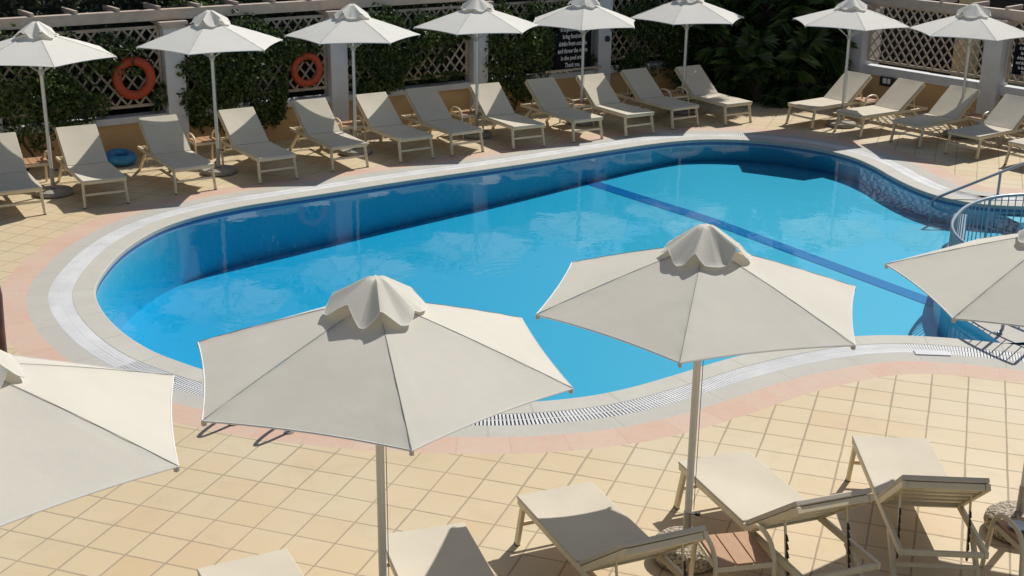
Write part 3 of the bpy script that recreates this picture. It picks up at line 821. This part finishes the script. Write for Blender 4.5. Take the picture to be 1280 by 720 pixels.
trellis(RP, .0, 2.70, .83, 2.0, 'uncovered beige lattice panel in the right corner, diamonds showing a dark building', .19, .245)
trellis(RP, 3.12, 6.0, .83, 2.0, 'uncovered beige lattice panel at the right edge behind the small chalkboard', .19, .245)
# pergola beams
def pergola(F, t0, t1, z0, z1, raf, lab, off=.06, rl=.62):
    sc_ = S if F is WP else 1.0
    root = empty('pergola', F((t0 + t1) / 2, 0, off)); ang = math.atan2((F(1) - F(0)).y, (F(1) - F(0)).x); root.rotation_euler = (0, 0, ang)
    a0, a1 = F(0, z0).z, F(0, z1).z; L = (t1 - t0) * sc_
    mb = MB(); mb.box((0, 0, (a0 + a1) / 2), (L, .14, a1 - a0)); mb.build('beam', M['beam'], root, bevel=.006)
    for t in raf:
        x = (t - (t0 + t1) / 2) * sc_
        mb = MB(); rot = Matrix.Rotation(R(4), 3, 'Z')
        mb.box((x - .02, rl / 2 - .06, a1 + .012), (.055, rl, .085), rot); mb.build('rafter', M['beam'], root, bevel=.006)
    tag(root, lab, 'pergola'); return root
pergola(WP, -3.2, 11.3, 2.25, 2.42, [-.75 + .66 * k for k in range(-3, 18)], 'beige timber pergola beam with short rafters above the left trellis')
pergola(RP, -.5, 6.8, 1.99, 2.17, [.2 + .7 * k for k in range(9)], 'beige timber pergola beam above the right lattice')

# life rings, swim ring
def torus(name, Rm, r, mtl, n=40, m=14, sq=1.0):
    mb = MB(); P = [(Rm * math.cos(2 * math.pi * k / n), 0, Rm * math.sin(2 * math.pi * k / n)) for k in range(n)]
    mb.tube(P, r, m, closed=True)
    mb.v = [(x, y * sq, z) for x, y, z in mb.v]
    return mb
angW = math.atan2(WD.y, WD.x)
for t, z, Ro, ri, lab in ((1.36, 1.38, .355, .2, 'orange life ring on the left trellis, the larger and redder looking one'), (4.37, 1.27, .305, .175, 'orange life ring on the trellis beside the second white pillar')):
    root = empty('life_ring', WP(t, z, -.09), angW)
    torus('ring', (Ro + ri) / 2, (Ro - ri) / 2, M['orange'], sq=.8).build('ring', M['orange'], root)
    rp = MB(); rp.tube([(0, .0, (Ro + ri) / 2), (-.01, .02, Ro + .05), (0, .09, Ro + .12)], .008, 6); rp.build('hanging_rope', M['hem'], root)
    tag(root, lab, 'life ring', 'orange life rings on the trellis')
sw = MB(); n = 40
sw.tube([(.175 * math.cos(2 * math.pi * k / n), .175 * math.sin(2 * math.pi * k / n), 0) for k in range(n)], .082, 14, closed=True)
so = sw.build('swim_ring', M['bluevinyl']); so.location = (-6.36, 20.62, .12); so.rotation_euler = (R(9), R(3), R(30)); tag(so, 'blue inflatable swim ring lying by the low wall between two loungers', 'swim ring')

# chalkboards
def text_mesh(name, body, size, mtl, parent, loc, width=None, seed=0):
    cu = bpy.data.curves.new(name, 'FONT'); cu.body = body; cu.size = size; cu.align_x = 'CENTER'; cu.align_y = 'CENTER'; cu.extrude = .001; cu.offset = .003
    cu.space_line = 1.12; cu.resolution_u = 2
    to = bpy.data.objects.new(name, cu); COL.objects.link(to); bpy.context.view_layer.update()
    me = bpy.data.meshes.new_from_object(to.evaluated_get(bpy.context.evaluated_depsgraph_get()))
    bpy.data.objects.remove(to)
    for v in me.vertices:  # hand-lettered wobble
        v.co.y += .006 * noise.noise(Vector((v.co.x * 9, v.co.y * 4, seed))); v.co.x += .005 * noise.noise(Vector((v.co.x * 5, v.co.y * 11, seed + 5)))
        v.co.x += .12 * (v.co.y % .09)
    me.materials.clear(); me.materials.append(mtl)
    o = bpy.data.objects.new(name, me); COL.objects.link(o); o.parent = parent; o.location = loc; o.rotation_euler = (R(90), 0, 0)
    if width:
        xs = [v.co.x for v in me.vertices]; k = width / (max(xs) - min(xs))
        for v in me.vertices: v.co.x *= k
    return o
TXT = "It is prohibited to\nbring food and\ndrinks from outside\nand throw the waste\nin the pool area.\nThank you"
root = empty('chalkboard', WP(9.98, 0, -.17), angW)
z0, z1 = WP(0, .86).z, WP(0, 1.72).z; wdt = .88
mb = MB(); mb.box((0, 0, (z0 + z1) / 2), (wdt, .03, z1 - z0)); mb.build('board', M['board'], root, bevel=.004)
text_mesh('chalk_lettering', TXT, .125, M['chalk'], root, (-.02, -.0175, (z0 + z1) / 2 - .02), .72)
lg = MB(); lg.box((0, -.03, z0 - .025), (wdt + .5, .06, .04)); lg.build('ledge', M['lattice'], root)
tag(root, 'large black chalkboard with white handwriting behind a back row parasol', 'sign')
angR = math.atan2(RD.y, RD.x)
root = empty('chalkboard', RP(3.62, 0, -.05), angR)
mb = MB(); mb.box((0, 0, 1.30), (.62, .03, .56)); mb.build('board', M['board'], root, bevel=.004)
text_mesh('chalk_lettering', TXT, .08, M['chalk'], root, (0, -.0175, 1.29), .5, 3)
tag(root, 'small black chalkboard on the lattice at the right edge, beside the corner pillar', 'sign')
# bulkhead lamp on the right wall
root = empty('wall_lamp', RP(.62, .50, -.02), angR)
mb = MB(); mb.box((0, -.03, 0), (.34, .05, .17)); mb.bar((-.17, -.05, -.085), (.17, -.05, -.085), .03, .03); mb.build('housing', M['black'], root, bevel=.02)
mb = MB(); mb.box((-.04, -.06, .01), (.09, .03, .11)); mb.box((.06, -.06, .01), (.07, .03, .11)); mb.build('glass', M['glass_white'], root, bevel=.015)
tag(root, 'black bulkhead wall lamp with white glass below the right wall cap', 'lamp')

# ------------------------------------------------------------------ foliage
def leaf(mb, p, nrm, size, rnd, asp=.55):
    n_ = nrm.normalized(); t = n_.orthogonal().normalized(); t = Matrix.Rotation(rnd.random() * 6.283, 3, n_) @ t; b = n_.cross(t)
    l, w = size, size * asp; c = n_ * (size * .12)
    mb.add([p - t * l * .5, p - b * w * .5 + c, p + t * l * .5, p + b * w * .5 + c], [(0, 1, 2), (0, 2, 3)])
def rv(rnd): return Vector((rnd.gauss(0, 1), rnd.gauss(0, 1), rnd.gauss(0, 1)))
def vine(F, spec, n_, lab, seed, size=.075, mtl='vine'):
    """spec: blobs (t, z, rt, rz, depth) on the panel plane; leaves spread through them, some sprays hang below the wall cap"""
    rnd = random.Random(seed); N_ = (F(0, 0, 1) - F(0)).normalized(); root = empty('climbing_vine', F(spec[0][0], 0, .12))
    inv = -root.location
    mb = MB(); tot = sum(s[2] * s[3] for s in spec); D_ = (F(1) - F(0)).normalized()
    for (t, z, rt, rz, dp) in spec:
        k = int(n_ * rt * rz / tot)
        clumps = [(rnd.uniform(-1.05, 1.05), rnd.uniform(-1.05, 1.05), rnd.uniform(.07, .26), rnd.uniform(0, 1)) for _ in range(max(7, k // 55))]
        for _ in range(k):
            cd = rnd.random()
            if rnd.random() < .86:
                cx, cz, cr, cd = rnd.choice(clumps); u, w = cx + rnd.gauss(0, cr), cz + rnd.gauss(0, cr) - abs(rnd.gauss(0, .08))
            else: u, w = rnd.uniform(-1, 1), rnd.uniform(-1, 1)
            rr = u * u + w * w
            q_ = F(t + u * rt, z + w * rz)
            if noise.noise(Vector((q_.x * 2.3, q_.y * 2.3, q_.z * 2.3 + seed * 7))) < -.24 + .12 * rr and rnd.random() < .88: continue
            if rr > 1.7: continue
            off = -dp * max(.15, 1 - .5 * rr) * (.75 * cd + .25 * rnd.random()) + rnd.gauss(0, .035)
            p = F(t + u * rt, max(.2, z + w * rz), off)
            leaf(mb, p + inv, -N_ * (.5 + .8 * cd) + Vector((0, 0, .9 - .8 * cd)) + D_ * (cd * 7 % 1 - .5) * 1.3 + rv(rnd) * .6, size * rnd.uniform(.6, 1.35), rnd)
    mb.build('foliage', M[mtl], root)
    st = MB()
    for (t, z, rt, rz, dp) in spec[:1]:
        P = [F(t - rt * .1, 0.001, -.05)]; P[0].z = 0
        for k in range(1, 6): P.append(F(t + rt * .10 * math.sin(k * 1.7 + seed), z * k / 5, -.05 - .03 * (k % 2)))
        st.tube([p + inv for p in smoothpath(P, 4)], .022, 6)
    st.build('stem', M['bark'], root)
    tag(root, lab, 'vine', 'vines on the trellis'); return root
vine(WP, [(-.35, 1.35, .95, .85, .42), (.35, 1.15, .5, .5, .35), (.9, 1.75, .75, .32, .25), (1.75, 1.0, .14, .25, .12), (-1.6, 1.4, .9, .9, .4)], 14000, 'dense green vine at the far left spilling over the wall left of the life ring', 1)
vine(WP, [(3.0, 1.3, .85, .82, .45), (2.45, 1.5, .35, .6, .3), (3.9, 1.75, .75, .3, .25), (3.55, 1.0, .4, .55, .4)], 14000, 'dense green vine between the first and second pillars, left of an orange life ring', 2)
vine(WP, [(5.7, 1.45, .55, .7, .35), (6.4, 1.6, .8, .5, .38), (7.2, 1.8, .5, .30, .25), (5.85, 1.0, .5, .3, .28), (6.9, .9, .6, .07, .12)], 14000, 'dense green vine between the second and third pillars', 3)
vine(WP, [(8.75, 1.25, .68, .85, .45), (9.25, 1.45, .35, .5, .3), (9.6, 1.85, .8, .3, .25), (8.9, .75, .45, .35, .35), (10.5, .95, .14, .14, .15)], 13000, 'dense green vine left of the large chalkboard, hanging over the wall', 4)
vine(WP, [(11.6, 1.35, .6, .62, .35), (12.3, 1.4, .7, .7, .4), (12.9, 1.2, .5, .8, .4), (11.4, .85, .4, .2, .2)], 13000, 'dense green vine right of the fourth pillar, next to the palms', 5)

def hedge(name, pts, h, w, n_, size, lab, seed, mtl='hedge', z0=0):
    rnd = random.Random(seed); root = empty(name, pts[0]); o0 = Vector(pts[0])
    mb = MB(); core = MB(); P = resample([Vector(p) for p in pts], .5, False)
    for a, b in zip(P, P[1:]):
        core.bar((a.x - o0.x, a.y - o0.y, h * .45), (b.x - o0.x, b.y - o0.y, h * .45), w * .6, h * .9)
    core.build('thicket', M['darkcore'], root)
    for _ in range(n_):
        i = rnd.randrange(len(P) - 1); a, b = P[i], P[i + 1]; d = (b - a).normalized(); q = Vector((d.y, -d.x, 0))
        p = a.lerp(b, rnd.random()); s_ = rnd.random()
        if noise.noise(Vector((p.x * 1.7, p.y * 1.7, s_ * 7 + seed))) < -.12 and rnd.random() < .8: continue
        bulge = 1 + .35 * noise.noise(Vector((p.x * .9, p.y * .9, seed))) 
        if s_ < .72:
            z = z0 + rnd.random() * h * bulge; side = 1 if rnd.random() < .8 else -1
            p = p + q * side * (w * .5 * bulge + .25 * noise.noise(Vector((p.x * 1.5, p.y * 1.5, z * 1.6))) + rnd.gauss(0, .06)); nn = q * side
        else:
            z = h * bulge + rnd.gauss(0, .08); p = p + q * rnd.uniform(-.5, .5) * w; nn = Vector((0, 0, 1))
        p = Vector((p.x, p.y, z)) - o0
        leaf(mb, p, nn + Vector((0, 0, .4)) + rv(rnd) * .7, size * rnd.uniform(.6, 1.4), rnd)
    mb.build('foliage', M[mtl], root)
    tag(root, lab, 'hedge'); return root
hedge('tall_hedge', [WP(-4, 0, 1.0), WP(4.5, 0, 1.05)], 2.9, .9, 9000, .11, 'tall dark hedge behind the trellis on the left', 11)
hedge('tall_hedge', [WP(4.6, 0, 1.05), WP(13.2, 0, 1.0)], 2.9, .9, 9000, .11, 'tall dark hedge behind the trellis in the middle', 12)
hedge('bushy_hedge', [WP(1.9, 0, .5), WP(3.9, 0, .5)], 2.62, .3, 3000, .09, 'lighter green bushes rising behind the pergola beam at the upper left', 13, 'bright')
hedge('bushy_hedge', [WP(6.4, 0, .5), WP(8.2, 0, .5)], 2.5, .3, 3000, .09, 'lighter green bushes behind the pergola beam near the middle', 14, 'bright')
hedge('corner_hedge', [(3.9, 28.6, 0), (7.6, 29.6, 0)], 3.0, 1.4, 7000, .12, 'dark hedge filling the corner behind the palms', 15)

# fan palms in the dark corner
def palm(x, y, th, nf, fr, lab, seed):
    rnd = random.Random(seed); root = empty('fan_palm', (x, y, 0))
    tk = MB(); tk.tube([(0, 0, 0), (.03, .02, th * .5), (.0, .03, th)], [.17, .14, .15], 10); tk.build('trunk', M['bark'], root)
    cr = MB()
    for k in range(nf):
        az = rnd.random() * 6.283; el = R(rnd.uniform(-50, 75)); d = Vector((math.cos(az) * math.cos(el), math.sin(az) * math.cos(el), math.sin(el)))
        st = Vector((0, .02, th + rnd.uniform(-.35, .1))); L = fr * rnd.uniform(.55, 1.0)
        end = st + d * L + Vector((0, 0, -.18 * L)); cr.tube([st, st.lerp(end, .5) + Vector((0, 0, .06)), end], .009, 4, caps=False)
        side = d.cross(Vector((0, 0, 1))).normalized(); up = side.cross(d).normalized(); fan = rnd.uniform(.42, .62)
        nl = 30
        for i in range(nl):
            a = R(-125 + 250 * i / (nl - 1)); dr = (d * math.cos(a) + side * math.sin(a)).normalized(); l = fan * (1 - .25 * abs(a) / 2.2) * rnd.uniform(.85, 1.1)
            tip = end + dr * l + Vector((0, 0, -.16 * l - .1 * rnd.random())); mid = end + dr * l * .5 + up * .03
            w = Vector(dr.cross(up)) * .013
            cr.add([end, mid - w, tip, mid + w], [(0, 1, 2), (0, 2, 3)])
    cr.build('crown', M['palm'], root)
    tag(root, lab, 'palm', 'fan palms in the dark corner')
palm(4.35, 27.35, 1.3, 44, 1.0, 'dark fan palm at the left of the shaded corner, beside the end of the wall', 21)
palm(5.4, 27.7, 1.75, 50, 1.15, 'tallest dark fan palm in the middle of the shaded corner', 22)
palm(6.15, 27.6, 1.5, 44, .85, 'dark fan palm at the right of the shaded corner, beside the lattice pillar', 23)
palm(5.0, 26.9, .75, 36, .8, 'low dark fan palm in front of the taller palms', 24)
palm(5.95, 26.95, .8, 36, .8, 'low dark fan palm close to the sunlit corner lounger', 25)
palm(5.2, 28.3, 3.3, 46, 1.6, 'tall fan palm rising out of the picture behind the dark corner', 26)
palm(3.7, 28.0, 2.7, 40, 1.4, 'tall fan palm behind the right end of the long wall', 27)
# garden ground behind the walls
gs = [WP(-20, 0, .15), WP(13.0, 0, .15), Vector((4.0, 26.9, 0)), Vector((7.0, 27.1, 0)), RP(0, 0, .15), RP(20, 0, .15), Vector((60, 60, 0)), Vector((-60, 90, 0))]
tag(poly_sheet('garden_ground', [[(p.x, p.y) for p in gs]], .004, M['soil']), kind='structure')
# things glimpsed through the right lattice: building wall with dark openings, cream post, a grass strip
root = empty('garden_building', RP(2.6, 0, 3.4), angR)
mb = MB(); mb.box((0, 0, 1.1), (9, .3, 2.2)); mb.build('wall', principled('dark_green_render', (.05, .05, .045), .9), root)
for x in (-3.2, -1.0, 1.2, 3.4):
    mb = MB(); mb.box((x, -.17, 1.0), (1.5, .06, 1.9)); w = mb.build('window', M['black'], root)
tag(root, 'dark garden building seen through the right lattice', 'building')
mb = MB(); mb.box((0, 0, 1.1), (.42, .3, 2.2)); o = mb.build('cream_post', M['creamwall'], bevel=.01); o.location = RP(1.32, 0, 1.6); o.rotation_euler = (0, 0, angR); tag(o, 'cream rendered post standing behind the right lattice', 'post')
mb = MB(); mb.box((0, 0, .42), (2.6, .3, .84)); o = mb.build('low_stone_wall', M['greystone'], bevel=.02); o.location = RP(3.0, 0, 2.0); o.rotation_euler = (0, 0, angR); tag(o, 'low grey stone wall behind the right lattice', 'wall')
rnd = random.Random(5); mb = MB()
for _ in range(3500):
    p = RP(rnd.uniform(1.2, 6), 0, rnd.uniform(.35, 1.4)); hgt = rnd.uniform(.5, .78); w = Vector((rnd.uniform(-1, 1), rnd.uniform(-1, 1), 0)) * .012
    mb.add([p - w, p + w, p + Vector((rnd.gauss(0, .06), rnd.gauss(0, .06), hgt))], [(0, 1, 2)])
tag(mb.build('grass', M['grass']), 'tall grass growing behind the right wall', 'grass', kind='stuff')

# ------------------------------------------------------------------ railing on the partition, handrail, ladder
root = empty('pool_railing', (5.3, 14.3, 0)); o0 = root.location.copy()
base = smoothpath([(x, y, 0) for x, y in [(5.55, 12.92), (5.45, 13.1), (5.28, 13.5), (5.18, 13.95), (5.14, 14.45), (5.23, 14.95), (5.42, 15.38), (5.73, 15.88), (6.19, 16.30), (6.7, 16.47), (7.3, 16.45), (7.9, 16.2), (8.35, 15.7)]], 6)
base = resample(base, .11, False)
rt = MB(); rt.tube([(p.x - o0.x, p.y - o0.y, .75) for p in base], .021, 10); rt.build('top_rail', M['railpaint'], root)
rt = MB(); rt.tube([(p.x - o0.x, p.y - o0.y, .13) for p in base], .014, 8); rt.build('bottom_rail', M['railpaint'], root)
for i, p in enumerate(base):
    if i % 10 == 4 or i == 0:
        t = base[i + 1] - p; q = Vector((t.y, -t.x, 0)).normalized()
        mb = MB(); mb.tube(smoothpath([(p.x - o0.x - q.x * .06, p.y - o0.y - q.y * .06, .01), (p.x - o0.x - q.x * .02, p.y - o0.y - q.y * .02, .03), (p.x - o0.x, p.y - o0.y, .13), (p.x - o0.x, p.y - o0.y, .74)], 4), .018, 8)
        mb.lathe([(0, 0), (.05, 0), (.05, .008), (0, .008)], 12, (p.x - o0.x - q.x * .06, p.y - o0.y - q.y * .06, .006)); mb.build('post', M['railpaint'], root)
    else:
        mb = MB(); mb.tube([(p.x - o0.x, p.y - o0.y, .13), (p.x - o0.x, p.y - o0.y, .745)], .0075, 6); mb.build('baluster', M['railpaint'], root)
tag(root, 'curved grey metal railing with thin balusters round the small pool', 'railing')
root = empty('handrail', (7.38, 19.27, 0))
mb = MB(); mb.tube([(-1.08, -.28, -.35), (-1.06, -.26, -.02), (-.98, -.23, .03), (0, 0, .37), (1.4, .33, .84)], .021, 10); mb.build('rail', M['railpaint'], root)
mb = MB(); mb.tube([(0, 0, 0), (0, 0, .37)], .02, 10); mb.lathe([(0, 0), (.05, 0), (.05, .01), (0, .01)], 14, (0, 0, .002)); mb.build('post', M['railpaint'], root)
tag(root, 'straight grey handrail sloping down into the pool near the right corner', 'handrail')
for k, (x, y) in enumerate(((-2.50, 10.75), (-1.97, 10.59))): pass
root = empty('pool_ladder', (-2.235, 10.67, 0), math.atan2(-.16, .53))
for s in (-1, 1):
    mb = MB(); x = s * .276
    mb.tube(smoothpath([(x, 0, 0), (x, 0, .28), (x, .05, .48), (x, .2, .58), (x, .4, .56), (x, .52, .42), (x, .60, .2), (x, .66, -.02), (x, 1.06, -.08), (x, 1.08, -.55)], 5), .019, 10)
    mb.lathe([(0, 0), (.045, 0), (.045, .012), (0, .012)], 14, (x, 0, .002)); mb.build('side_rail', M['steel'], root)
for z in (-.2, -.42):
    mb = MB(); mb.box((0, 1.07, z), (.53, .09, .02)); mb.build('rung', M['steel'], root)
tag(root, 'steel pool ladder at the near pool edge, hidden beneath the central parasol', 'pool ladder')
# brown post with a rounded tip by the left edge
mb = MB(); mb.tube([(0, 0, 0), (.01, 0, .5), (.03, .0, .85), (.035, .0, .98), (.02, 0, 1.05)], [.085, .085, .08, .06, .012], 12)
o = mb.build('wooden_post', M['brown']); o.location = (-5.0, 11.78, 0); tag(o, 'dark brown wooden post with a rounded tip at the left edge by the pool', 'post')

# ------------------------------------------------------------------ light
w = bpy.data.worlds.new('World'); scene.world = w; w.use_nodes = True; nt = w.node_tree
sky = nt.nodes.new('ShaderNodeTexSky'); sky.sky_type = 'NISHITA'; sky.sun_disc = False
SUN_EL = R(49); SD = Vector((.609, .793, 0))
sky.sun_elevation = SUN_EL; sky.sun_rotation = math.atan2(SD.x, SD.y)
sky.altitude = 20; sky.air_density = 1.0; sky.dust_density = 1.0; sky.ozone_density = 1.0
bg = nt.nodes['Background']; nt.links.new(sky.outputs[0], bg.inputs[0]); bg.inputs[1].default_value = .072
sl = bpy.data.lights.new('sun', 'SUN'); sl.energy = 4.4; sl.angle = R(.5); sl.color = (1, .965, .90)
so = bpy.data.objects.new('sun', sl); COL.objects.link(so)
dv = -Vector((SD.x * math.cos(SUN_EL), SD.y * math.cos(SUN_EL), math.sin(SUN_EL)))
so.rotation_euler = dv.to_track_quat('-Z', 'Y').to_euler(); so.location = (5, 10, 20)
scene.view_settings.view_transform = 'Standard'; scene.view_settings.look = 'None'
scene.view_settings.exposure = 0.03; scene.view_settings.gamma = 1
scene.cycles.max_bounces = 8; scene.cycles.transparent_max_bounces = 12; scene.cycles.use_denoising = True
scene.cycles.caustics_reflective = False; scene.cycles.caustics_refractive = False
scene.cycles.sample_clamp_indirect = 6
